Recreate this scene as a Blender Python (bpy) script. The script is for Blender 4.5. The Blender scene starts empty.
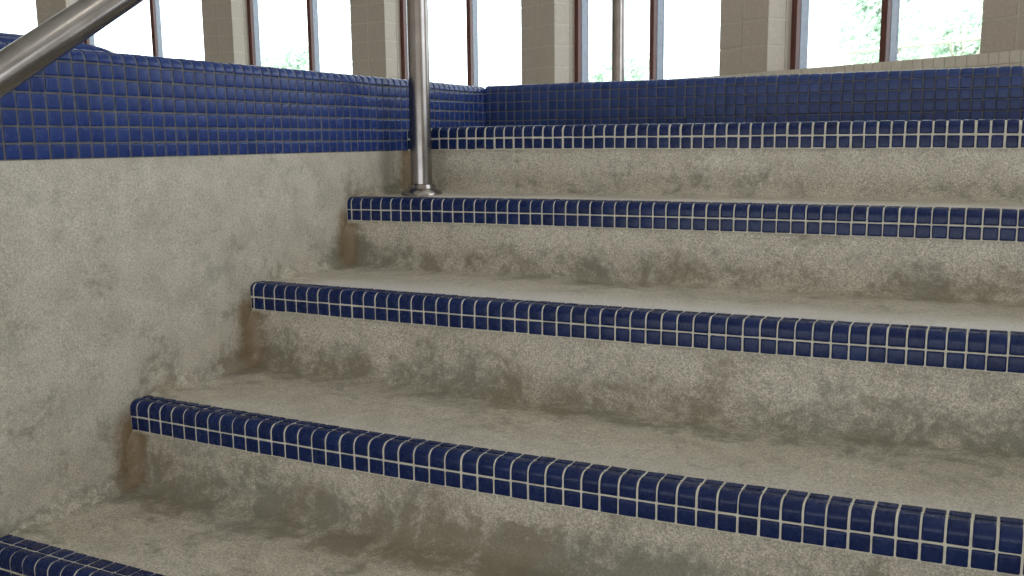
import bpy, bmesh, math, random
from mathutils import Vector, Matrix, noise

random.seed(7)
T = 0.0254                      # one mosaic tile with its joint, in metres
scene = bpy.context.scene
COL = scene.collection

# ------------------------------------------------------------------ helpers
def link(o, parent=None):
    COL.objects.link(o)
    if parent is not None:
        o.parent = parent
        o.matrix_parent_inverse = parent.matrix_world.inverted() if parent.type != 'EMPTY' else Matrix.Translation(-Vector(parent.location))
    return o

def tag(o, label=None, cat=None, group=None, kind=None):
    for k, v in (('label', label), ('category', cat), ('group', group), ('kind', kind)):
        if v:
            o[k] = v
    return o

def empty(name, loc):
    o = bpy.data.objects.new(name, None)
    o.empty_display_size = 0.1
    o.location = loc
    COL.objects.link(o)
    return o

class MB:
    """collects geometry in metres, links it as one mesh object"""
    def __init__(s):
        s.v = []; s.f = []; s.m = []; s.tint = []; s.att = {}
    def add(s, verts, faces, mi=0, tint=0.5):
        b = len(s.v)
        s.v += [tuple(v) for v in verts]
        s.f += [tuple(b + i for i in f) for f in faces]
        s.m += [mi] * len(faces)
        s.tint += [tint] * len(verts)
    def grid(s, rows, mi=0, tint=0.5, flip=False):
        n, m = len(rows), len(rows[0])
        vs = [p for r in rows for p in r]
        fs = []
        for i in range(n - 1):
            for j in range(m - 1):
                q = (i * m + j, i * m + j + 1, (i + 1) * m + j + 1, (i + 1) * m + j)
                fs.append(q[::-1] if flip else q)
        s.add(vs, fs, mi, tint)
    def box(s, lo, hi, mi=0, frame=None, bev=0.0, tint=0.5):
        bm = bmesh.new()
        bmesh.ops.create_cube(bm, size=1)
        for v in bm.verts:
            v.co = Vector([lo[k] + (v.co[k] + .5) * (hi[k] - lo[k]) for k in range(3)])
        if bev:
            bmesh.ops.bevel(bm, geom=bm.edges[:], offset=bev, segments=2, affect='EDGES')
        vs = [v.co.copy() for v in bm.verts]
        if frame:
            vs = [frame(v) for v in vs]
        bm.verts.index_update()
        s.add(vs, [[v.index for v in f.verts] for f in bm.faces], mi, tint)
        bm.free()
    def tube(s, pts, r, seg=32, mi=0, caps=True):
        pts = [Vector(p) for p in pts]
        n = len(pts)
        rr = r if isinstance(r, (list, tuple)) else [r] * n
        t0 = (pts[1] - pts[0]).normalized()
        a = Vector((0, 0, 1)) if abs(t0.z) < .9 else Vector((0, 1, 0))
        u = t0.cross(a).normalized()
        rings = []
        for i, p in enumerate(pts):
            t = (pts[min(i + 1, n - 1)] - pts[max(i - 1, 0)])
            t = t.normalized() if t.length > 1e-9 else t0
            u = (u - t * u.dot(t)).normalized()
            w = t.cross(u)
            rings.append([p + rr[i] * (math.cos(2 * math.pi * k / seg) * u + math.sin(2 * math.pi * k / seg) * w) for k in range(seg)])
        b = len(s.v)
        vs = [q for r_ in rings for q in r_]
        fs = []
        for i in range(n - 1):
            for k in range(seg):
                k2 = (k + 1) % seg
                fs.append((i * seg + k, i * seg + k2, (i + 1) * seg + k2, (i + 1) * seg + k))
        if caps:
            fs.append(tuple(range(seg))[::-1])
            fs.append(tuple((n - 1) * seg + k for k in range(seg)))
        s.add(vs, fs, mi)
    def lathe(s, prof, c, seg=40, mi=0):
        rows = []
        for r, z in prof:
            rows.append([Vector((c[0] + r * math.cos(2 * math.pi * k / seg), c[1] + r * math.sin(2 * math.pi * k / seg), c[2] + z)) for k in range(seg + 1)])
        s.grid(rows, mi)
    def build(s, name, mats, parent=None, smooth=True, angle=40):
        me = bpy.data.meshes.new(name)
        me.from_pydata(s.v, [], s.f)
        for m in (mats if isinstance(mats, (list, tuple)) else [mats]):
            me.materials.append(m)
        me.polygons.foreach_set('material_index', s.m)
        a = me.attributes.new('tint', 'FLOAT', 'POINT')
        a.data.foreach_set('value', s.tint)
        for k, vals in s.att.items():
            b = me.attributes.new(k, 'FLOAT', 'POINT')
            b.data.foreach_set('value', vals)
        bm = bmesh.new(); bm.from_mesh(me)
        bmesh.ops.remove_doubles(bm, verts=bm.verts, dist=1e-6)
        bm.to_mesh(me); bm.free()
        if smooth:
            me.polygons.foreach_set('use_smooth', [True] * len(me.polygons))
            me.set_sharp_from_angle(angle=math.radians(angle))
        me.update()
        o = bpy.data.objects.new(name, me)
        return link(o, parent)

# ------------------------------------------------------------------ materials
def newmat(name):
    m = bpy.data.materials.new(name); m.use_nodes = True
    nt = m.node_tree
    b = nt.nodes['Principled BSDF']
    return m, nt, b

def N(nt, t, **kw):
    n = nt.nodes.new(t)
    for k, v in kw.items():
        if hasattr(n, k) and k not in n.inputs:
            setattr(n, k, v)
        else:
            n.inputs[k].default_value = v
    return n

def noise_node(nt, vec, scale, detail=6, rough=.6, dist=0.0):
    n = nt.nodes.new('ShaderNodeTexNoise')
    n.inputs['Scale'].default_value = scale; n.inputs['Detail'].default_value = detail
    n.inputs['Roughness'].default_value = rough; n.inputs['Distortion'].default_value = dist
    nt.links.new(vec, n.inputs['Vector'])
    return n.outputs['Fac']

def ramp(nt, fac, stops):
    r = nt.nodes.new('ShaderNodeValToRGB')
    cr = r.color_ramp
    cr.elements[0].position, cr.elements[0].color = stops[0][0], (*stops[0][1], 1)
    cr.elements[1].position, cr.elements[1].color = stops[1][0], (*stops[1][1], 1)
    for p, c in stops[2:]:
        e = cr.elements.new(p); e.color = (*c, 1)
    nt.links.new(fac, r.inputs['Fac'])
    return r.outputs['Color']

def mix(nt, fac, a, b, mode='MIX'):
    n = nt.nodes.new('ShaderNodeMix'); n.data_type = 'RGBA'; n.blend_type = mode
    n.clamp_factor = True
    for sock, val in ((n.inputs[0], fac), (n.inputs[6], a), (n.inputs[7], b)):
        if hasattr(val, 'node'):
            nt.links.new(val, sock)
        else:
            sock.default_value = val if not isinstance(val, tuple) else (*val, 1)
    return n.outputs[2]

def math_n(nt, op, a, b=None, clamp=False):
    n = nt.nodes.new('ShaderNodeMath'); n.operation = op; n.use_clamp = clamp
    for i, val in enumerate((a, b)):
        if val is None: continue
        if hasattr(val, 'node'): nt.links.new(val, n.inputs[i])
        else: n.inputs[i].default_value = val
    return n.outputs[0]

def smooth(nt, v, a, b):
    n = nt.nodes.new('ShaderNodeMapRange'); n.interpolation_type = 'SMOOTHSTEP'
    nt.links.new(v, n.inputs[0]); n.inputs[1].default_value = a; n.inputs[2].default_value = b
    return n.outputs[0]

def concrete(name, base_lo, base_hi, gr=1.0):
    m, nt, b = newmat(name)
    pos = nt.nodes.new('ShaderNodeNewGeometry').outputs['Position']
    big = noise_node(nt, pos, 4.5, 5, .62, .4)
    mid = noise_node(nt, pos, 17, 6, .65, .3)
    fine = noise_node(nt, pos, 210, 3, .7)
    grain = noise_node(nt, pos, 420, 2, .6)
    c = ramp(nt, big, [(.3, base_lo), (.68, base_hi)])
    c = mix(nt, .55, c, ramp(nt, mid, [(.33, (.36, .33, .28)), (.66, (.56, .525, .46))]), 'MIX')
    # sandy aggregate
    c = mix(nt, .42 * gr, c, ramp(nt, fine, [(.32, (.24, .235, .22)), (.68, (.76, .745, .71))]), 'OVERLAY')
    c = mix(nt, .6 * gr, c, ramp(nt, grain, [(.3, (.2, .2, .195)), (.7, (.8, .79, .78))]), 'OVERLAY')
    # dirt stains, brown-green algae with ragged shapes, plus shade painted low down
    at = nt.nodes.new('ShaderNodeAttribute'); at.attribute_name = 'grime_shade'
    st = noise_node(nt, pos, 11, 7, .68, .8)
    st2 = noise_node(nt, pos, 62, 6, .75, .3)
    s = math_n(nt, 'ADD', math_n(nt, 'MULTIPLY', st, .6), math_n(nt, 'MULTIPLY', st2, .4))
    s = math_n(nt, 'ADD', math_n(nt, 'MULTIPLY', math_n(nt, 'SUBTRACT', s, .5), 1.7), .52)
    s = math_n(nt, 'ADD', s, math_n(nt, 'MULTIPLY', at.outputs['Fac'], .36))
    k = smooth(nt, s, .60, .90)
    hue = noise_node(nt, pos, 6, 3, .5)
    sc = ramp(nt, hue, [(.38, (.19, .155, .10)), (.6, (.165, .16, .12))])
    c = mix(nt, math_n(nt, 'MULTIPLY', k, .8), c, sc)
    # window sheen painted pale on the treads behind each nosing
    aw = nt.nodes.new('ShaderNodeAttribute'); aw.attribute_name = 'tread_sheen'
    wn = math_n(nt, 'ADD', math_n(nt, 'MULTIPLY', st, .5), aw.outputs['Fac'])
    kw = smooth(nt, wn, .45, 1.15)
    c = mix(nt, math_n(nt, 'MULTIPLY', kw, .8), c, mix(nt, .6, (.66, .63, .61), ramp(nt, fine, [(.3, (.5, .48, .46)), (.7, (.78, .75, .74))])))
    # rust-brown streaks beside the ends of the nosings
    ar = nt.nodes.new('ShaderNodeAttribute'); ar.attribute_name = 'rust'
    kr = smooth(nt, math_n(nt, 'MULTIPLY', ar.outputs['Fac'], math_n(nt, 'ADD', math_n(nt, 'MULTIPLY', st2, .9), math_n(nt, 'MULTIPLY', st, .6))), .12, .75)
    c = mix(nt, math_n(nt, 'MULTIPLY', kr, .75), c, (.20, .125, .055))
    # grey blotches of worn plaster
    g = smooth(nt, noise_node(nt, pos, 8.3, 6, .7, .6), .56, .72)
    c = mix(nt, math_n(nt, 'MULTIPLY', math_n(nt, 'SUBTRACT', g, kw, True), .5), c, (.22, .225, .20))
    nt.links.new(c, b.inputs['Base Color'])
    b.inputs['Roughness'].default_value = .5
    b.inputs['Specular IOR Level'].default_value = .6
    bp = nt.nodes.new('ShaderNodeBump'); bp.inputs['Strength'].default_value = .35; bp.inputs['Distance'].default_value = .0012
    h = math_n(nt, 'ADD', fine, math_n(nt, 'MULTIPLY', grain, .6))
    nt.links.new(h, bp.inputs['Height']); nt.links.new(bp.outputs['Normal'], b.inputs['Normal'])
    return m

def tile_mat(name, lo, hi, rough, spec=.36):
    m, nt, b = newmat(name)
    at = nt.nodes.new('ShaderNodeAttribute'); at.attribute_name = 'tint'
    pos = nt.nodes.new('ShaderNodeNewGeometry').outputs['Position']
    c = ramp(nt, at.outputs['Fac'], [(0, lo), (1, hi)])
    n = noise_node(nt, pos, 60, 4, .6)
    c = mix(nt, .12, c, ramp(nt, n, [(.3, (.3, .3, .3)), (.7, (.7, .7, .7))]), 'OVERLAY')
    nt.links.new(c, b.inputs['Base Color'])
    r = math_n(nt, 'ADD', math_n(nt, 'MULTIPLY', n, .14), rough - .07)
    nt.links.new(r, b.inputs['Roughness'])
    b.inputs['IOR'].default_value = 1.5; b.inputs['Specular IOR Level'].default_value = spec
    bp = nt.nodes.new('ShaderNodeBump'); bp.inputs['Strength'].default_value = .12; bp.inputs['Distance'].default_value = .001
    nt.links.new(noise_node(nt, pos, 90, 3, .5), bp.inputs['Height'])
    nt.links.new(bp.outputs['Normal'], b.inputs['Normal'])
    return m

def simple(name, col, rough=.5, metal=0.0, var=.12, scale=30, bump=0.0):
    m, nt, b = newmat(name)
    pos = nt.nodes.new('ShaderNodeNewGeometry').outputs['Position']
    n = noise_node(nt, pos, scale, 5, .6)
    lo = tuple(c * (1 - var) for c in col); hi = tuple(min(1, c * (1 + var)) for c in col)
    nt.links.new(ramp(nt, n, [(.3, lo), (.7, hi)]), b.inputs['Base Color'])
    b.inputs['Roughness'].default_value = rough; b.inputs['Metallic'].default_value = metal
    if bump:
        bp = nt.nodes.new('ShaderNodeBump'); bp.inputs['Strength'].default_value = .4; bp.inputs['Distance'].default_value = bump
        nt.links.new(n, bp.inputs['Height']); nt.links.new(bp.outputs['Normal'], b.inputs['Normal'])
    return m

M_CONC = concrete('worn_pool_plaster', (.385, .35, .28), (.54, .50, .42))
M_WALLC = concrete('pool_wall_plaster', (.37, .33, .265), (.47, .43, .36), .6)
M_TILE = tile_mat('navy_nosing_tile', (.0045, .0105, .055), (.009, .023, .10), .27, .22)
M_TILEW = tile_mat('blue_wall_tile', (.009, .024, .115), (.020, .046, .19), .26, .28)
M_TILEB = tile_mat('blue_back_tile', (.013, .029, .112), (.026, .055, .19), .24, .3)
M_GROUT = simple('pale_grout', (.60, .57, .48), .8, var=.12, scale=60)
M_GROUTD = simple('grey_grout', (.105, .105, .11), .8, var=.25, scale=60)
M_BLOCK = simple('tan_block', (.50, .435, .375), .85, var=.10, scale=45, bump=.002)
M_MORTAR = simple('pale_mortar', (.55, .51, .44), .9)
M_BROWN = simple('brown_frame_paint', (.12, .040, .032), .4)
M_ALU = simple('grey_aluminium', (.27, .30, .37), .45, .1)
M_WHITET = simple('cream_wall_tile', (.66, .61, .53), .35, var=.05)
M_WGROUT = simple('beige_grout', (.42, .38, .33), .8)
M_DECK = simple('deck_tile', (.50, .47, .42), .5)
M_CEIL = simple('ceiling_paint', (.62, .60, .56), .8)

# brushed stainless steel
M_STEEL, nt, b = newmat('stainless_steel')
pos = nt.nodes.new('ShaderNodeTexCoord').outputs['Object']
mp = nt.nodes.new('ShaderNodeMapping'); nt.links.new(pos, mp.inputs['Vector']); mp.inputs['Scale'].default_value = (1, 1, .25)
n1 = noise_node(nt, mp.outputs[0], 60, 4, .6)
n2 = noise_node(nt, pos, 9, 4, .6)
nt.links.new(ramp(nt, n2, [(.3, (.22, .20, .188)), (.7, (.33, .305, .29))]), b.inputs['Base Color'])
b.inputs['Metallic'].default_value = 1
nt.links.new(math_n(nt, 'ADD', math_n(nt, 'MULTIPLY', n1, .16), .14), b.inputs['Roughness'])

# clear window glass
M_GLASS = bpy.data.materials.new('window_glass'); M_GLASS.use_nodes = True
nt = M_GLASS.node_tree; nt.nodes.clear()
o_ = nt.nodes.new('ShaderNodeOutputMaterial'); mx = nt.nodes.new('ShaderNodeMixShader')
tr = nt.nodes.new('ShaderNodeBsdfTransparent'); tr.inputs[0].default_value = (.97, .99, .99, 1)
gl = nt.nodes.new('ShaderNodeBsdfGlossy'); gl.inputs['Roughness'].default_value = .02
lw_ = nt.nodes.new('ShaderNodeLayerWeight'); lw_.inputs[0].default_value = .5
fr = math_n(nt, 'ADD', math_n(nt, 'MULTIPLY', math_n(nt, 'POWER', lw_.outputs['Facing'], 5.0), .6), .03)
nt.links.new(fr, mx.inputs[0]); nt.links.new(tr.outputs[0], mx.inputs[1]); nt.links.new(gl.outputs[0], mx.inputs[2])
nt.links.new(mx.outputs[0], o_.inputs[0])

# ------------------------------------------------------------------ pool steps
SKEW = 0.0375
X_END = 92.0                   # tiles
#        face Y, grout line Z, first joint X, bow, pitch
NOS = {'A': (-29.75, -22.95, .55, -.2, 1.03),
       'B': (-18.47, -17.09, .638, -.297, 1.0374),
       'C': (-6.41, -10.695, .319, -.129, 1.0241),
       'D': (6.19, -4.75, .523, .084, 1.0235),
       'E': (16.08, 1.26, .68, .104, .9794)}
TOP = 1.0                      # tile top above the middle joint
DEP = {'A': 1.85, 'B': 1.55, 'C': 1.5, 'D': 1.5, 'E': 1.5}
TILT = {'A': 0, 'B': 0, 'C': 0.0, 'D': 0, 'E': .14}
order = 'ABCDE'

def bow(k, x):
    q = min(max((x - 26) / 26, -1.3), 1.3)
    t = TILT[k] * max(0.0, 1 - x / 28.0)
    return NOS[k][3] * (1 - q * q) + t

def unit(a):
    l = math.hypot(*a) or 1
    return (a[0] / l, a[1] / l)

class Path:
    """poly-line cross section parametrised by length, with normals"""
    def __init__(s, pts):
        s.p = pts; s.l = [0]
        for a, c in zip(pts, pts[1:]):
            s.l.append(s.l[-1] + math.hypot(c[0] - a[0], c[1] - a[1]))
    def at(s, t):
        t = min(max(t, 0), s.l[-1])
        for i in range(len(s.p) - 1):
            if t <= s.l[i + 1] + 1e-9:
                u = (t - s.l[i]) / max(1e-9, s.l[i + 1] - s.l[i])
                a, c = s.p[i], s.p[i + 1]
                return (a[0] + (c[0] - a[0]) * u, a[1] + (c[1] - a[1]) * u)
        return s.p[-1]
    def nrm(s, t):
        a, c = s.at(t - .06), s.at(t + .06)
        d = unit((c[0] - a[0], c[1] - a[1]))
        return (-d[1], d[0])

def bull_path(low, high, back, r, seg=8):
    """front face at 0 from z=low up to z=high, rounded over to the top, back to y=back; the front looks to -y"""
    pts = [(0, low), (0, high - r)]
    for i in range(1, seg + 1):
        a = math.pi / 2 * i / seg
        pts.append((r - r * math.cos(a), high - r + r * math.sin(a)))
    pts.append((back, high))
    return Path(pts)

def tile_strip(mb, path, rows, joints, place, gap=.085, h=.10, mi=0, gmi=1, jit=.018, ghi=.03, x_lim=None):
    """rows: (s0,s1) along the path; joints: x of the joints; place(x, offset_y, offset_z) -> metres"""
    def pt(x, s, off):
        a = path.at(s); n = path.nrm(s)
        return place(x, a[0] + n[0] * off, a[1] + n[1] * off)
    # grout bed
    ss = sorted(set([rows[0][0] + (rows[-1][1] - rows[0][0]) * i / 40 for i in range(41)]))
    x0, x1 = joints[0], joints[-1]
    xs = [x0 + (x1 - x0) * i / 46 for i in range(47)]
    mb.grid([[pt(x, s, ghi) for x in xs] for s in ss], gmi, .5)
    # closed ends of the bed
    for xe in (x0, x1):
        mb.grid([[pt(xe, s, ghi) for s in ss], [pt(xe, s, -.5) for s in ss]], gmi, .5)
    prof = [(0, -.02), (.015, .06), (.05, .09), (.13, .1)]
    for s0, s1 in rows:
        for xa, xb in zip(joints, joints[1:]):
            if xb - xa < .16: continue
            g = gap / 2
            a0, a1 = xa + g + random.uniform(-jit, jit), xb - g + random.uniform(-jit, jit)
            b0, b1 = s0 + g + random.uniform(-jit, jit), s1 - g + random.uniform(-jit, jit)
            tl = [random.uniform(-.012, .012) for _ in range(2)]; lift = random.uniform(-.012, .012)
            curve = path.l and any(abs(path.nrm(b0 + (b1 - b0) * q)[0] - path.nrm(b0)[0]) > .05 for q in (.5, 1))
            nm = 12 if curve else 1
            def coords(c0, c1, nmid):
                L = [(c0 + p, hh) for p, hh in prof]
                for i in range(1, nmid):
                    L.append((c0 + prof[-1][0] + (c1 - c0 - 2 * prof[-1][0]) * i / nmid, .1))
                L += [(c1 - p, hh) for p, hh in prof[::-1]]
                return L
            if a1 - a0 < .3:
                u = [(a0, -.02), (a0 + .03, .08), (a1 - .03, .08), (a1, -.02)]
            else:
                u = coords(a0, a1, 1)
            w = coords(b0, b1, nm)
            tint = min(1, max(0, random.gauss(.5, .13)))
            rows_ = []
            for j, (s, hs) in enumerate(w):
                row = []
                for i, (x, hx) in enumerate(u):
                    xx, sx = x, s
                    ce = (1 if i in (0, 1) else -1 if i in (len(u) - 2, len(u) - 1) else 0)
                    cs = (1 if j in (0, 1) else -1 if j in (len(w) - 2, len(w) - 1) else 0)
                    if ce and cs:
                        xx += ce * .03; sx += cs * .03
                    fx = (x - a0) / max(1e-6, a1 - a0) - .5; fs = (s - b0) / max(1e-6, b1 - b0) - .5
                    hh = min(hs, hx) * h / .1
                    if hh > 0: hh += lift + tl[0] * fx + tl[1] * fs
                    row.append(pt(xx, sx, hh))
                rows_.append(row)
            mb.grid(rows_, mi, tint)

def foot_points():
    out = []
    for i in range(5):
        pz = NOS[order[i - 1]][1] + TOP if i else NOS['A'][1] - 6
        out.append((NOS[order[i]][0] + .12, pz, NOS[order[i]][1] - .95))
    return out
FEET = foot_points()

def dist_steps(y, z):
    # distance of a point in the wall plane from the stepped section
    d = 99
    for i, (yr, pz, zt) in enumerate(FEET):
        y_prev = NOS[order[i - 1]][0] if i else -95
        d = min(d, math.hypot(max(0, y_prev - y, y - yr), z - pz))
        d = min(d, math.hypot(y - yr, max(0, pz - z, z - zt)))
    return d

def grime_shade_at(x, y, z, dp):
    g = .08 + .24 * min(1, max(0, (-9 - z) / 13))  # even dirt, plus painted shade that deepens towards the lower steps
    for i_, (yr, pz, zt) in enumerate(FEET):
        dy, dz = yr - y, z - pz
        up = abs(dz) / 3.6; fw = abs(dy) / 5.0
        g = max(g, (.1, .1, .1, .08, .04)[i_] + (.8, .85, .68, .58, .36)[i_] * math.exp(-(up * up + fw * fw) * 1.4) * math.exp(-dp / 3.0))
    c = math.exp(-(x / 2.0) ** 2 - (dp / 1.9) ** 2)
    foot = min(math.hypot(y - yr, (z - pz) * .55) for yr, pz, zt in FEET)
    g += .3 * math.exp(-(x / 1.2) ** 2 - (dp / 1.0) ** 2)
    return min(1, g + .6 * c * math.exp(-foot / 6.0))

def rust_at(x, y, z, dp):
    r_ = 0
    for (yr, pz, zt) in FEET:
        hz = max(0, z - zt, pz - z)
        r_ = max(r_, math.exp(-((y - yr + .3) / 1.6) ** 2 - (x / 1.3) ** 2 - (hz / 1.2) ** 2))
    return r_

steps = empty('staircase', (1.0, 0.0, -0.80))
tag(steps, 'worn beige concrete pool steps edged with navy mosaic tiles', 'steps')

def arc(c, r, a0, a1, n):
    return [(c[0] + r * math.cos(a0 + (a1 - a0) * i / n), c[1] + r * math.sin(a0 + (a1 - a0) * i / n)) for i in range(n + 1)]

SHEEN = {'A': .3, 'B': .5, 'C': 1.0, 'D': 1.0, 'E': 1.0}  # strength of the painted sheen on each tread
RF = 1.15                      # cove radius at the foot of a riser
def step_profile(i):
    """cross section in tiles of step i: (y, z, weight of wall cove, grime)"""
    k = order[i]
    Y, Z = NOS[k][0], NOS[k][1]
    zt = Z + TOP
    if i > 0:
        pz = NOS[order[i - 1]][1] + TOP
    else:
        pz = Z - 6.0
    out = []
    yr = Y + .12               # riser plane, tiles stand a little proud of it
    y_start = yr - 3.6
    for q in range(8):
        t = q / 8
        y = y_start + (yr - RF - y_start) * t
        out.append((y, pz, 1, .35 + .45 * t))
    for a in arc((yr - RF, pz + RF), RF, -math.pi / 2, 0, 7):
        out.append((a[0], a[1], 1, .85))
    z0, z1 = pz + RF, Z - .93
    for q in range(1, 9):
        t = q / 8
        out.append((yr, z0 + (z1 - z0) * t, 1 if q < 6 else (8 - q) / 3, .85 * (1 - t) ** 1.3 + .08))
    out.append((yr + .35, Z - .93, 0, .1))
    out.append((yr + .35, zt - .45, 0, .1))
    d = DEP[k]
    out.append((Y + d - .1, zt - .45, 0, .1))
    out.append((Y + d, zt + .03, 0, .02))
    if i < 4:
        y_end = NOS[order[i + 1]][0] + .12 - 3.6
    else:
        y_end = 31.4
    y0 = Y + d
    for q in range(1, 11):
        t = q / 10
        y = y0 + (y_end - y0) * t
        out.append((y, zt + .03 * (1 - t), (min(1, (y - y0) / 3.0) if i < 4 else 0), .02 + .33 * t ** 2))
    return out

xs = [-.4, -.2, 0] + [.12 * i for i in range(1, 12)] + [1.5 + .25 * i for i in range(0, 8)] + [3.5 + i for i in range(0, int(X_END - 3.5) + 1)]

def cove(x, r=.85):
    if x >= r: return 0
    x = max(x, 0)
    return r - math.sqrt(max(0, r * r - (r - x) ** 2))

for i, k in enumerate(order):
    prof = step_profile(i)
    n = len(prof)
    mb = MB(); grime_shade = []; tread_sheen = []; rust = []
    norms = []
    for j in range(n):
        a = prof[max(0, j - 1)]; c = prof[min(n - 1, j + 1)]
        d = unit((c[0] - a[0], c[1] - a[1])); norms.append((-d[1], d[0]))
    rows = []
    zlow = prof[0][1] - 5.0; Y_k = NOS[k][0]
    for j, (y, z, w, g) in enumerate(prof):
        row = []
        for x in xs:
            # height waves: own nosing near the top, the step below at the foot
            kb = order[i - 1] if i else k
            zz = NOS[k][1]
            t = min(1, max(0, (z - prof[0][1]) / max(.1, zz - 1 - prof[0][1])))
            dz = bow(k, x) * t + bow(kb, x) * (1 - t)
            o = cove(x) * w
            yy = y + norms[j][0] * o + SKEW * x; z2 = z + norms[j][1] * o + dz
            if w > .2:
                p = Vector((x * .35, yy * .35, z2 * .35))
                nz = noise.noise(p) * .10 + noise.noise(p * 3.1) * .045
                yy += norms[j][0] * nz * w; z2 += norms[j][1] * nz * w
            row.append(Vector((x * T, yy * T, z2 * T)))
            grime_shade.append(grime_shade_at(max(0, x), y, z, 0) if w else .05)
            rust.append(rust_at(max(0, x), y, z, 0) if w else 0.0)
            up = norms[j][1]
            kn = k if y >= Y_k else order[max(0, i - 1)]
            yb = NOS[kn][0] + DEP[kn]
            tread_sheen.append(max(0, 1 - max(0, y - yb) / 7.5) * min(1, max(0, (x - 1) / 5)) * SHEEN[kn] if (up > .8 and y > yb - .3) else 0)
        rows.append(row)
    mb.grid(rows, 0, .5, flip=True)
    # underside and ends make it a solid block
    for (yy, zz) in ((prof[-1][0], zlow), (prof[0][0], zlow)):
        rows.append([Vector((x * T, (yy + SKEW * x) * T, zz * T)) for x in xs])
    mb.grid([rows[n - 1], rows[n]], 0, flip=True); mb.grid([rows[n], rows[n + 1]], 0, flip=True); mb.grid([rows[n + 1], rows[0]], 0, flip=True)
    grime_shade += [.3] * (len(mb.v) - len(grime_shade))
    for e in (0, -1):
        loop = [r[e] for r in rows]
        mb.add(loop, [tuple(range(len(loop)))])
        grime_shade += [.3] * len(loop)
    mb.att['grime_shade'] = grime_shade; mb.att['rust'] = rust + [0.0] * (len(grime_shade) - len(rust)); mb.att['tread_sheen'] = tread_sheen + [0.0] * (len(grime_shade) - len(tread_sheen))
    so = mb.build('step', M_CONC, steps, angle=50)
    # mosaic nosing, a sub-part of its step
    Y, Z, X0, b_, pit = NOS[k]
    tb = MB()
    low = -1.06 if k == 'E' else -.98
    path = bull_path(low, TOP, DEP[k] + .02, .46)
    L = path.l[-1]
    s1 = -low
    s2 = s1 + (TOP - .46) + .46 * math.pi / 2 + .42     # bullnose ends on the top
    rws = [(0, s1), (s1, s2), (s2, L)]
    joints = [0.02]
    q = 0
    while True:
        x = X0 + q * pit
        if x > X_END: break
        if x - joints[-1] > .16: joints.append(x)
        q += 1
    def place(x, y, z, Y=Y, Z=Z, k=k):
        return Vector((x * T, (Y + y + SKEW * x) * T, (Z + z + bow(k, x)) * T))
    tile_strip(tb, path, rws, joints, place, gap=.125 if k == 'E' else .085, jit=.03 if k == 'E' else .018)
    no = tb.build('tile_nosing', [M_TILE, M_GROUT], so, angle=60)

# ------------------------------------------------------------------ left pool wall with its blue band
ZB = .30
ZTOP = ZB + 6.75
YN, YF = -92.0, 33.2
mb = MB(); grime_shade = []; rust = []
ys = [YN + (YF - YN) * i / 220 for i in range(221)]
zs = [-32 + (ZB + 32) * i / 64 for i in range(65)]
def tread_z(y):
    z = NOS['A'][1] - 5
    for k in order:
        if y > NOS[k][0] + .1: z = NOS[k][1] + TOP
    return z
rows = []
for z in zs:
    row = []
    for y in ys:
        p = Vector((y * .22, z * .22, 3.7))
        d = noise.noise(p) * .16 + noise.noise(p * 3.3) * .06
        e = min(1, max(0, (ZB - z) / 1.2))
        ds = dist_steps(y, z)
        row.append(Vector(((d * e * min(1, ds / 5.0) + .012) * T, y * T, z * T)))
        rust.append(rust_at(0, y, z, ds))
        grime_shade.append(grime_shade_at(0, y, z, ds))
    rows.append(row)
mb.grid(rows, 0, flip=False)
back = -14.0
o0 = len(mb.v)
top = [Vector((-.3 * T, y * T, ZB * T)) for y in ys]
# body of the wall behind the face
mb.box((-.36, YN * T, -32 * T), (-.012, YF * T, (ZTOP - .32) * T), 0)
grime_shade += [.1] * (len(mb.v) - len(grime_shade))
mb.att['grime_shade'] = grime_shade; mb.att['rust'] = rust + [0.0] * (len(grime_shade) - len(rust))
wl = mb.build('wall_left', M_WALLC, None, angle=50)
tag(wl, 'beige plaster pool side wall rising left of the steps', 'wall', kind='structure')
tb = MB()
path = bull_path(0, 6.75, 1.55, .62)
L = path.l[-1]
rws = [(q, q + 1.0) for q in range(5)] + [(5.0, 5.98)]
sb = 5.98
rws.append((sb, L))
joints = []
y0 = -25.94
q = -66
while y0 + q <= YF - 1.3:
    joints.append(y0 + q); q += 1
joints.append(YF - 1.15)
def place_l(x, y, z):
    return Vector((-y * T, x * T, (ZB + z) * T))
tile_strip(tb, path, rws, joints, place_l, gap=.10, h=.09)
tb.build('tile_band', [M_TILEW, M_GROUTD], wl, angle=60)

# tiled rounded kerb standing on the wall behind its edge
kb_ = MB()
prof = []
kx0, kx1, kh = -3.4, -11.5, 1.25
def kerb_h(y):
    # long level crest that rounds down at its far end
    e = -13.5
    if y < e - 5: return kh
    t = (y - (e - 5)) / 5.0
    return kh * math.sqrt(max(0, 1 - t * t))
yk = [YN * .6 + i for i in range(0, 40)]
yk = [v for v in yk if v < -18.5] + [-18.5 + .25 * i for i in range(21)]
rows = []
for y in yk:
    h_ = kerb_h(y)
    row = [Vector((kx0 * T, y * T, (ZTOP - .4) * T))]
    for i in range(9):
        a = math.pi * i / 8
        ox = math.cos(a) * (abs(math.cos(a)) ** -.5 if abs(math.cos(a)) > 1e-3 else 1)
        x = (kx0 + kx1) / 2 + (kx0 - kx1) / 2 * max(-1, min(1, ox))
        row.append(Vector((x * T, y * T, (ZTOP - .4 + (h_ + .4) * math.sqrt(max(0, math.sin(a)))) * T)))
    row.append(Vector((kx1 * T, y * T, (ZTOP - .4) * T)))
    rows.append(row)
kb_.grid(rows, 0)
ko = kb_.build('trim_1', M_TILEW, None, angle=60)
tag(ko, 'rounded blue kerb on top of the side wall behind the handrail', 'kerb', kind='structure')

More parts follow.
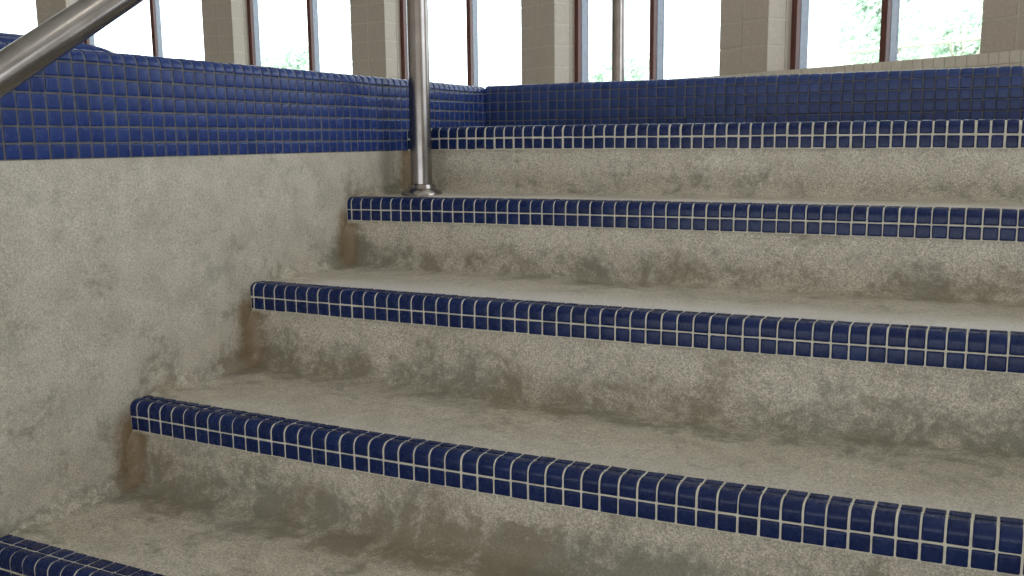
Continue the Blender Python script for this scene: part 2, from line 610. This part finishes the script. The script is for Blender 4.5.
# ------------------------------------------------------------------ blue back wall above the last step
YW = 31.75
ZW = 6.369
mb = MB()
mb.add([Vector((x * T, (YW + .1 + SKEW * x + dy) * T, z * T)) for x in (0.05, X_END) for dy in (0, 13) for z in (-6, ZW + .3)],
       [(0, 1, 3, 2), (4, 6, 7, 5), (0, 4, 5, 1), (2, 3, 7, 6), (1, 5, 7, 3), (0, 2, 6, 4)])
mb.att['grime_shade'] = [.1] * 8
wb = mb.build('wall_back', M_WALLC, None, smooth=False)
tag(wb, 'low blue tiled pool wall across the top of the steps', 'wall', kind='structure')
tb = MB()
base = 2.30
path = bull_path(base - ZW, .74, 1.5, .5)
L = path.l[-1]
s0 = ZW - base
rws = [(s0 - 4.07, s0 - 3.02), (s0 - 3.02, s0 - 2.0), (s0 - 2, s0 - 1), (s0 - 1, s0), (s0, s0 + .24 + .5 * math.pi / 2 + .4), (s0 + .24 + .5 * math.pi / 2 + .4, L)]
joints = [.02]
q = -36
while 36.68 + q < X_END:
    if 36.68 + q > joints[-1] + .2: joints.append(36.68 + q)
    q += 1
def place_b(x, y, z):
    return Vector((x * T, (YW + y + SKEW * x) * T, (ZW + z) * T))
tile_strip(tb, path, rws, joints, place_b, gap=.075, h=.09)
tb.build('tile_band', [M_TILEB, M_GROUTD], wb, angle=60)

# ------------------------------------------------------------------ deck behind and beside the pool
ZD = ZTOP * T - .004
mb = MB()
mb.box((-15, (YW + 1.3) * T + .09, ZD - .25), (6, 9.5, ZD), 0)
mb.box((-15, -4.5, ZD - .25), (-.33, (YW + 1.3) * T + .09, ZD - .001), 0)
fl = mb.build('floor', M_DECK, None, smooth=False)
tag(fl, 'pale deck around the pool behind the low blue wall', 'floor', kind='structure')
mb = MB()
mb.box((-.2, YN * T, -34 * T), (X_END * T, NOS['A'][0] * T - .03, (NOS['A'][1] - 6 + TOP - .9) * T), 0)
mb.att['grime_shade'] = [.2] * len(mb.v)
pf = mb.build('floor_pool', M_CONC, None, smooth=False)
tag(pf, 'plaster pool floor below the lowest step', 'floor', kind='structure')

# unseen right wall added to shade the lower steps
mb = MB(); mb.box(((X_END + .3) * T, -1.9, -32 * T), ((X_END + 10) * T, (YW + 3) * T + .1, ZD), 0)
mb.att['grime_shade'] = [.1] * len(mb.v)
wr = mb.build('wall_shade', M_WALLC, None, smooth=False)
tag(wr, 'unseen plaster wall added right of the steps to shade them', 'wall', kind='structure')

# ------------------------------------------------------------------ handrail
R_P = .98 * T
PX, PY = 3.8, 12.6
PZ = NOS['D'][1] + TOP + .02
rail_sl = .626
rz = lambda y: 5.02 + rail_sl * (y + 28.2)
hr = empty('handrail', (PX * T, PY * T, PZ * T))
tag(hr, 'brushed steel handrail sloping along the left side of the steps', 'handrail')
mb = MB()
ztop = rz(PY)
mb.tube([(PX * T, PY * T, (PZ + .1) * T), (PX * T, PY * T, (PZ + 12) * T), (PX * T, PY * T, (ztop - 3) * T)], R_P, 40)
mb.build('post', M_STEEL, hr)
mb = MB()
mb.lathe([(R_P, .023), (R_P * 1.1, .026), (R_P * 1.24, .0245), (R_P * 1.33, .016), (R_P * 1.55, .0125), (R_P * 1.86, .008), (R_P * 1.93, .004), (R_P * 1.94, 0), (R_P * .9, 0)], (PX * T, PY * T, PZ * T))
mb.build('base_flange', M_STEEL, hr)
mb = MB()
# sloping rail: bends into the post at its top, drops to the pool floor at its lower end
pts = [(PX * T, PY * T, (ztop - 3.02) * T)]
for i in range(1, 9):
    t = i / 8
    a = Vector((PX, PY, ztop - 3)); c = Vector((PX, PY, ztop)); d = Vector((PX, PY - 3.4, rz(PY - 3.4)))
    pts.append(((1 - t) ** 2 * a + 2 * t * (1 - t) * c + t * t * d) * T)
y = PY - 6
while y > -42:
    pts.append(Vector((PX, y, rz(y))) * T); y -= 3
yl = -44.0
for i in range(0, 9):
    t = i / 8
    a = Vector((PX, yl + 2.5, rz(yl + 2.5))); c = Vector((PX, yl, rz(yl))); d = Vector((PX, yl, rz(yl) - 3.5))
    pts.append(((1 - t) ** 2 * a + 2 * t * (1 - t) * c + t * t * d) * T)
zfl = (NOS['A'][1] - 6 + TOP - .9)
pts.append(Vector((PX, yl, zfl + .1)) * T)
mb.tube(pts, R_P, 40)
mb.build('rail', M_STEEL, hr)
mb = MB()
mb.lathe([(R_P, .014), (R_P * 1.2, .013), (R_P * 1.3, .008), (R_P * 1.82, .004), (R_P * 1.86, 0), (R_P * .9, 0)], (PX * T, yl * T, zfl * T))
mb.build('base_flange', M_STEEL, hr)

# second steel post far back on the deck
dp = empty('deck_post', (-.222, 2.41, ZD))
tag(dp, 'slim steel railing post on the deck in front of the middle window', 'post')
mb = MB()
mb.tube([(-.222, 2.41, ZD + .002), (-.222, 2.41, ZD + .5), (-.222, 2.41, ZD + .98), (-.222, 2.41, ZD + .995), (-.222, 2.41, ZD + 1.002)],
        [R_P * 1.15, R_P * 1.15, R_P * 1.15, R_P * .9, R_P * .3], 32)
mb.build('post', M_STEEL, dp)
mb = MB()
mb.lathe([(R_P, .014), (R_P * 1.2, .013), (R_P * 1.3, .008), (R_P * 1.82, .004), (R_P * 1.86, 0), (R_P * .9, 0)], (-.222, 2.41, ZD))
mb.build('base_flange', M_STEEL, dp)

# ------------------------------------------------------------------ curved window wall of the hall
P = [(-12.62, 6.22), (-10.264, 6.998), (-7.70, 7.41), (-5.388, 7.372), (-3.121, 7.185), (-.817, 6.22), (1.125, 5.18), (3.0, 3.75)]
Z_SILL, Z_HEAD, Z_CEIL = .535, 4.6, 5.2
CW, CD = .50, .27               # pillar width along the wall and its depth before the glass
def frame_of(n):
    a, c = Vector((*P[n], 0)), Vector((*P[n + 1], 0)) if n + 1 < len(P) else None
    if c is None:
        d = Vector((*P[n], 0)) - Vector((*P[n - 1], 0))
    else:
        d = c - a
    l = d.length; d.normalize()
    o = Vector((-d.y, d.x, 0))
    if o.dot(Vector((1.3, -1.5, 0)) - a) > 0: o = -o
    return a, d, o, l

PLAB = ['', 'tan block pillar half hidden behind the sloping handrail', 'tan block pillar between the handrail and the next tall window',
        'tan block pillar just left of the upright steel post', 'tan block pillar left of the slim deck post, above the corner',
        'wide tan block pillar right of the red-brown mullion', 'tan block pillar at the right edge above the cream tiles', '']
WLAB = ['window partly hidden by the top of the sloping handrail, at the left edge', 'bright window just right of the sloping handrail',
        'bright window between the handrail and the steel post', 'bright window right behind the upright steel post',
        'bright window behind the slim deck post', 'bright window with green trees outside, at the right', 'window beyond the right-hand pillar']

for n in range(len(P)):
    a, d, o, l = frame_of(n)
    F = lambda v, a=a, d=d, o=o: a + d * v[0] + o * v[1] + Vector((0, 0, v[2]))
    # block pillar: two columns of blocks to the room, return blocks to the window
    if n > 0 and n < 7:
        mb = MB()
        mb.box((.004, .004, Z_SILL - .01), (CW - .004, CD + .12, Z_HEAD), 1, F)
        z = Z_SILL; course = .2032
        c_i = 0
        while z < Z_HEAD - .02:
            zt = min(z + course, Z_HEAD)
            for (u0, u1) in ((0, CW / 2), (CW / 2, CW)):
                mb.box((u0 + (.007 if u0 else 0), 0, z + .006), (u1 - (.007 if u1 < CW else 0), .2, zt - .006), 0, F, .003)
            mb.box((CW - .12, .204, z + .003), (CW, CD + .12, zt - .003), 0, F, .003)
            mb.box((0, .204, z + .003), (.12, CD + .12, zt - .003), 0, F, .003)
            z = zt; c_i += 1
        po = mb.build('pillar', [M_BLOCK, M_MORTAR], None, smooth=False)
        tag(po, PLAB[n], 'pillar', 'block pillars of the window wall', 'structure')
    if n < len(P) - 1:
        # window: brown inner frame, pale outer frame, mullion and two panes
        an, dn, on, ln = frame_of(n + 1)
        u0, u1 = CW, l + (.03 if n < len(P) - 2 else 0)
        win = empty('window_%d' % (n + 1), F((u0 + .5, CD, Z_SILL)))
        tag(win, WLAB[n], 'window', 'tall windows of the hall', 'structure')
        zb_, zt_ = Z_SILL, Z_HEAD
        mb = MB()
        w = .05
        mb.box((u0, CD, zb_), (u0 + w, CD + .05, zt_), 0, F, .003)
        mb.box((u1 - w, CD, zb_), (u1, CD + .05, zt_), 0, F, .003)
        mb.box((u0 + w, CD, zb_), (u1 - w, CD + .05, zb_ + .022), 0, F, .003)
        mb.box((u0 + w, CD, zt_ - .05), (u1 - w, CD + .05, zt_), 0, F, .003)
        for (x0_, x1_) in ((u0, u0 + w), (u1 - w, u1)):
            mb.box((x0_, CD + .052, zb_), (x1_, CD + .15, zt_), 1, F, .003)
        mb.box((u0 + w, CD + .052, zb_), (u1 - w, CD + .15, zb_ + .018), 1, F, .003)
        mb.build('frame', [M_BROWN, M_ALU], win, smooth=False)
        um = u0 + (u1 - u0) * (.53, .53, .53, .52, .50, .475, .5)[n]
        mb = MB()
        mb.box((um - w / 2, CD, zb_ + .022), (um + w / 2, CD + .05, zt_ - .05), 0, F, .003)
        mb.box((um - w / 2, CD + .052, zb_ + .022), (um + w / 2, CD + .15, zt_ - .05), 1, F, .003)
        mb.build('mullion', [M_BROWN, M_ALU], win, smooth=False)
        for (x0_, x1_) in ((u0 + w, um - w / 2), (um + w / 2, u1 - w)):
            mb = MB()
            mb.box((x0_, CD + .125, zb_ + .018), (x1_, CD + .131, zt_ - .05), 0, F)
            mb.build('pane', M_GLASS, win, smooth=False)

# plinth of cream tiles under the windows, and the lintel above
mb = MB(); lt = MB()
for n in range(len(P) - 1):
    a, d, o, l = frame_of(n)
    F = lambda v, a=a, d=d, o=o: a + d * v[0] + o * v[1] + Vector((0, 0, v[2]))
    mb.box((-.02, .0, ZD), (l + .02, CD + .2, Z_SILL), 1, F)
    pt_ = .076
    k_ = int(l / pt_) + 1
    for r_ in range(5):
        z1 = Z_SILL + .002 - r_ * pt_
        z0 = max(ZD + .002, z1 - pt_ + .004)
        if z1 - z0 < .02: continue
        for q in range(k_):
            x0_, x1_ = q * l / k_, (q + 1) * l / k_
            mb.box((x0_ + .002, -.008, z0), (x1_ - .002, .01, z1), 0, F)
    lt.box((-.02, 0, Z_HEAD), (l + .02, CD + .25, Z_CEIL), 0, F)
po = mb.build('wall_outer', [M_WHITET, M_WGROUT], None, smooth=False)
tag(po, 'low cream tiled wall under the curved row of windows', 'wall', kind='structure')
lo_ = lt.build('lintel', M_BLOCK, None, smooth=False)
tag(lo_, 'block wall above the curved row of windows', 'wall', kind='structure')

# ceiling of the hall
mb = MB()
mb.box((-14, -5.5, Z_CEIL), (7, 7.6, Z_CEIL + .2), 0)
ce = mb.build('ceiling', M_CEIL, None, smooth=False)
tag(ce, 'plain ceiling over the pool hall', 'ceiling', kind='structure')

# walls of the hall behind and left of the camera
mb = MB(); mb.box((-14, -5.7, ZD - .3), (7, -5.45, Z_CEIL), 0)
wr = mb.build('wall_rear', M_BLOCK, None, smooth=False)
tag(wr, 'tan block wall of the hall behind the viewer', 'wall', kind='structure')
mb = MB(); mb.box((-14.2, -5.5, ZD - .3), (-13.95, 6.0, Z_CEIL), 0)
wr = mb.build('wall_side', M_BLOCK, None, smooth=False)
tag(wr, 'tan block wall at the far left end of the hall', 'wall', kind='structure')

mb = MB(); mb.box((6.75, 2.6, ZD - .3), (7.0, 6.0, Z_CEIL), 0); mb.box((6.75, -5.5, ZD - .3), (7.0, -1.6, Z_CEIL), 0); mb.box((6.75, -1.6, 3.7), (7.0, 2.6, Z_CEIL), 0)  # unseen wall, its gap shaped to let daylight in from the side
wr = mb.build('wall_unseen_right', M_BLOCK, None, smooth=False)
tag(wr, 'unseen tan block wall far right of the steps, gap shaped for side light', 'wall', kind='structure')

# ------------------------------------------------------------------ outside: lawn, fence, trees
M_LAWN = simple('lawn_green', (.26, .31, .20), .9, var=.25, scale=2)
mb = MB()
rows = []
for i in range(25):
    row = []
    for j in range(33):
        x = -44 + j * 2.5; y = 8.2 + i * 1.6
        row.append(Vector((x, y, .0 + noise.noise(Vector((x, y, 0)) * .12) * .12 - .1)))
    rows.append(row)
mb.grid(rows, 0)
lw = mb.build('ground', M_LAWN, None)
tag(lw, 'lawn outside beyond the tall windows', 'lawn', kind='structure')

M_LEAF = simple('pale_leaf', (.80, .93, .82), .7, var=.08, scale=5)
M_BARK = simple('grey_bark', (.5, .47, .42), .9, var=.2, scale=12)
M_FENCE = simple('white_fence_paint', (.80, .74, .70), .5, var=.03)

def leaf_cloud(mb, centre, rad, n, size, rng):
    for _ in range(n):
        while True:
            v = Vector((rng.uniform(-1, 1), rng.uniform(-1, 1), rng.uniform(-1, 1)))
            if v.length < 1: break
        v = v.normalized() * (v.length ** .5)
        p = Vector(centre) + Vector((v.x * rad[0], v.y * rad[1], v.z * rad[2]))
        if noise.noise(p * .9) < -.12: continue
        u = Vector((rng.gauss(0, 1), rng.gauss(0, 1), rng.gauss(0, 1))).normalized()
        w = u.orthogonal().normalized(); t = u.cross(w)
        s_ = size * rng.uniform(.6, 1.4)
        mb.add([p + w * s_, p + t * s_ * .5 + u * s_ * .1, p - w * s_, p - t * s_ * .5 + u * s_ * .1], [(0, 1, 2, 3)])

def tree(name, label, x, y, h, rw, seed):
    rng = random.Random(seed)
    t = empty(name, (x, y, -.1))
    tag(t, label, 'tree', 'trees outside the windows')
    mb = MB()
    mb.tube([(x, y, -.15), (x + .05, y, h * .35), (x - .04, y + .05, h * .7)], [.13, .1, .05], 10)
    for q in range(5):
        a = q * 1.26 + seed
        mb.tube([(x, y, h * .3 + q * .12), (x + math.cos(a) * rw * .45, y + math.sin(a) * rw * .45, h * .55 + q * .15)], [.05, .02], 8)
    mb.build('trunk', M_BARK, t)
    mb = MB()
    for q in range(9):
        a = rng.uniform(0, 6.28); r = rw * rng.uniform(.1, .65)
        leaf_cloud(mb, (x + math.cos(a) * r, y + math.sin(a) * r, h * rng.uniform(.3, .86)), (rw * .5, rw * .5, h * .17), 700, .09, rng)
    mb.build('foliage', M_LEAF, t, smooth=False)

# ------------------------------------------------------------------ camera
R = Vector((0.886, 0.462, -0.010)); U = None
yaw, pit, rol = -0.481632550, -0.155717457, -0.0102898174
fwd = Vector((math.sin(yaw) * math.cos(pit), math.cos(yaw) * math.cos(pit), math.sin(pit)))
r0 = Vector((math.cos(yaw), -math.sin(yaw), 0)); u0 = r0.cross(fwd)
r = math.cos(rol) * r0 + math.sin(rol) * u0
u = -math.sin(rol) * r0 + math.cos(rol) * u0
CAM = Vector((51.7921733, -61.3244497, 1.17692867)) * T
cd = bpy.data.cameras.new('camera')
cam = bpy.data.objects.new('camera', cd)
COL.objects.link(cam)
cd.sensor_width = 36; cd.lens = 939.934 / 1024 * 36
cd.clip_start = .02; cd.clip_end = 300
cam.matrix_world = Matrix((
    (r.x, u.x, -fwd.x, CAM.x), (r.y, u.y, -fwd.y, CAM.y), (r.z, u.z, -fwd.z, CAM.z), (0, 0, 0, 1)))
scene.camera = cam

def out_at(px, dist):
    d = fwd + r * ((px - 512) / 939.93) ; d.z = 0; d.normalize()
    return CAM.x + d.x * dist, CAM.y + d.y * dist

for (px, dist, h, rw, sd, lab) in ((950, 21, 3.1, 1.5, 3, 'pale green tree outside the right-hand window, beside the pillar'),
                                   (880, 24, 5.2, 1.2, 5, 'slim pale green tree outside, seen past the right-hand mullion'),
                                   (605, 26, 2.5, 1.6, 8, 'low pale tree outside behind the slim deck post'),
                                   (290, 26, 2.7, 1.0, 11, 'small pale tree outside above the left blue wall')):
    x, y = out_at(px, dist)
    tree('tree', lab, x, y, h, rw, sd)

# white rail fence outside the right-hand windows
fx0, fy0 = out_at(770, 15.5); fx1, fy1 = out_at(1010, 13.0)
fe = empty('rail_fence', ((fx0 + fx1) / 2, (fy0 + fy1) / 2, -.1))
tag(fe, 'white rail fence outside the right-hand window', 'fence')
A_, B_ = Vector((fx0, fy0, 0)), Vector((fx1, fy1, 0))
for z in (1.22, .9, .5):
    mb = MB(); mb.tube([A_ + Vector((0, 0, z)), B_ + Vector((0, 0, z))], .022, 10); mb.build('rail', M_FENCE, fe)
for q in range(4):
    p = A_.lerp(B_, q / 3 * .98 + .01)
    mb = MB(); mb.tube([p + Vector((0, 0, -.15)), p + Vector((0, 0, 1.36))], .04, 12); mb.build('post', M_FENCE, fe)

# ------------------------------------------------------------------ light
w = bpy.data.worlds.new('overcast'); scene.world = w; w.use_nodes = True
nt = w.node_tree; bg = nt.nodes['Background']
bg.inputs['Color'].default_value = (.88, .945, 1.0, 1); bg.inputs['Strength'].default_value = 3.4
sd_ = bpy.data.lights.new('sun', 'SUN'); sd_.energy = 6; sd_.angle = .02; sd_.color = (1, .97, .9)
so_ = bpy.data.objects.new('sun', sd_); COL.objects.link(so_)
so_.rotation_euler = Vector((.25, .6, -1.0)).to_track_quat('-Z', 'Y').to_euler()
FILLS = [(2.6, .5, 10), (-.6, 2.8, 8)]  # unseen area lights added under the ceiling as fill
for i, (x, y, e) in enumerate(FILLS):
    ld = bpy.data.lights.new('fill_light', 'AREA'); ld.shape = 'RECTANGLE'; ld.size = 1.6; ld.size_y = .6
    ld.energy = e; ld.color = (1, .93, .82)
    lo = bpy.data.objects.new('fill_light', ld); COL.objects.link(lo); lo.location = (x, y, Z_CEIL - .05)

vs = scene.view_settings
vs.view_transform = 'Standard'; vs.look = 'None'; vs.gamma = 1; vs.exposure = 0.0
vs.use_curve_mapping = False
scene.cycles.use_denoising = True
scene.cycles.max_bounces = 8
scene.cycles.transparent_max_bounces = 16
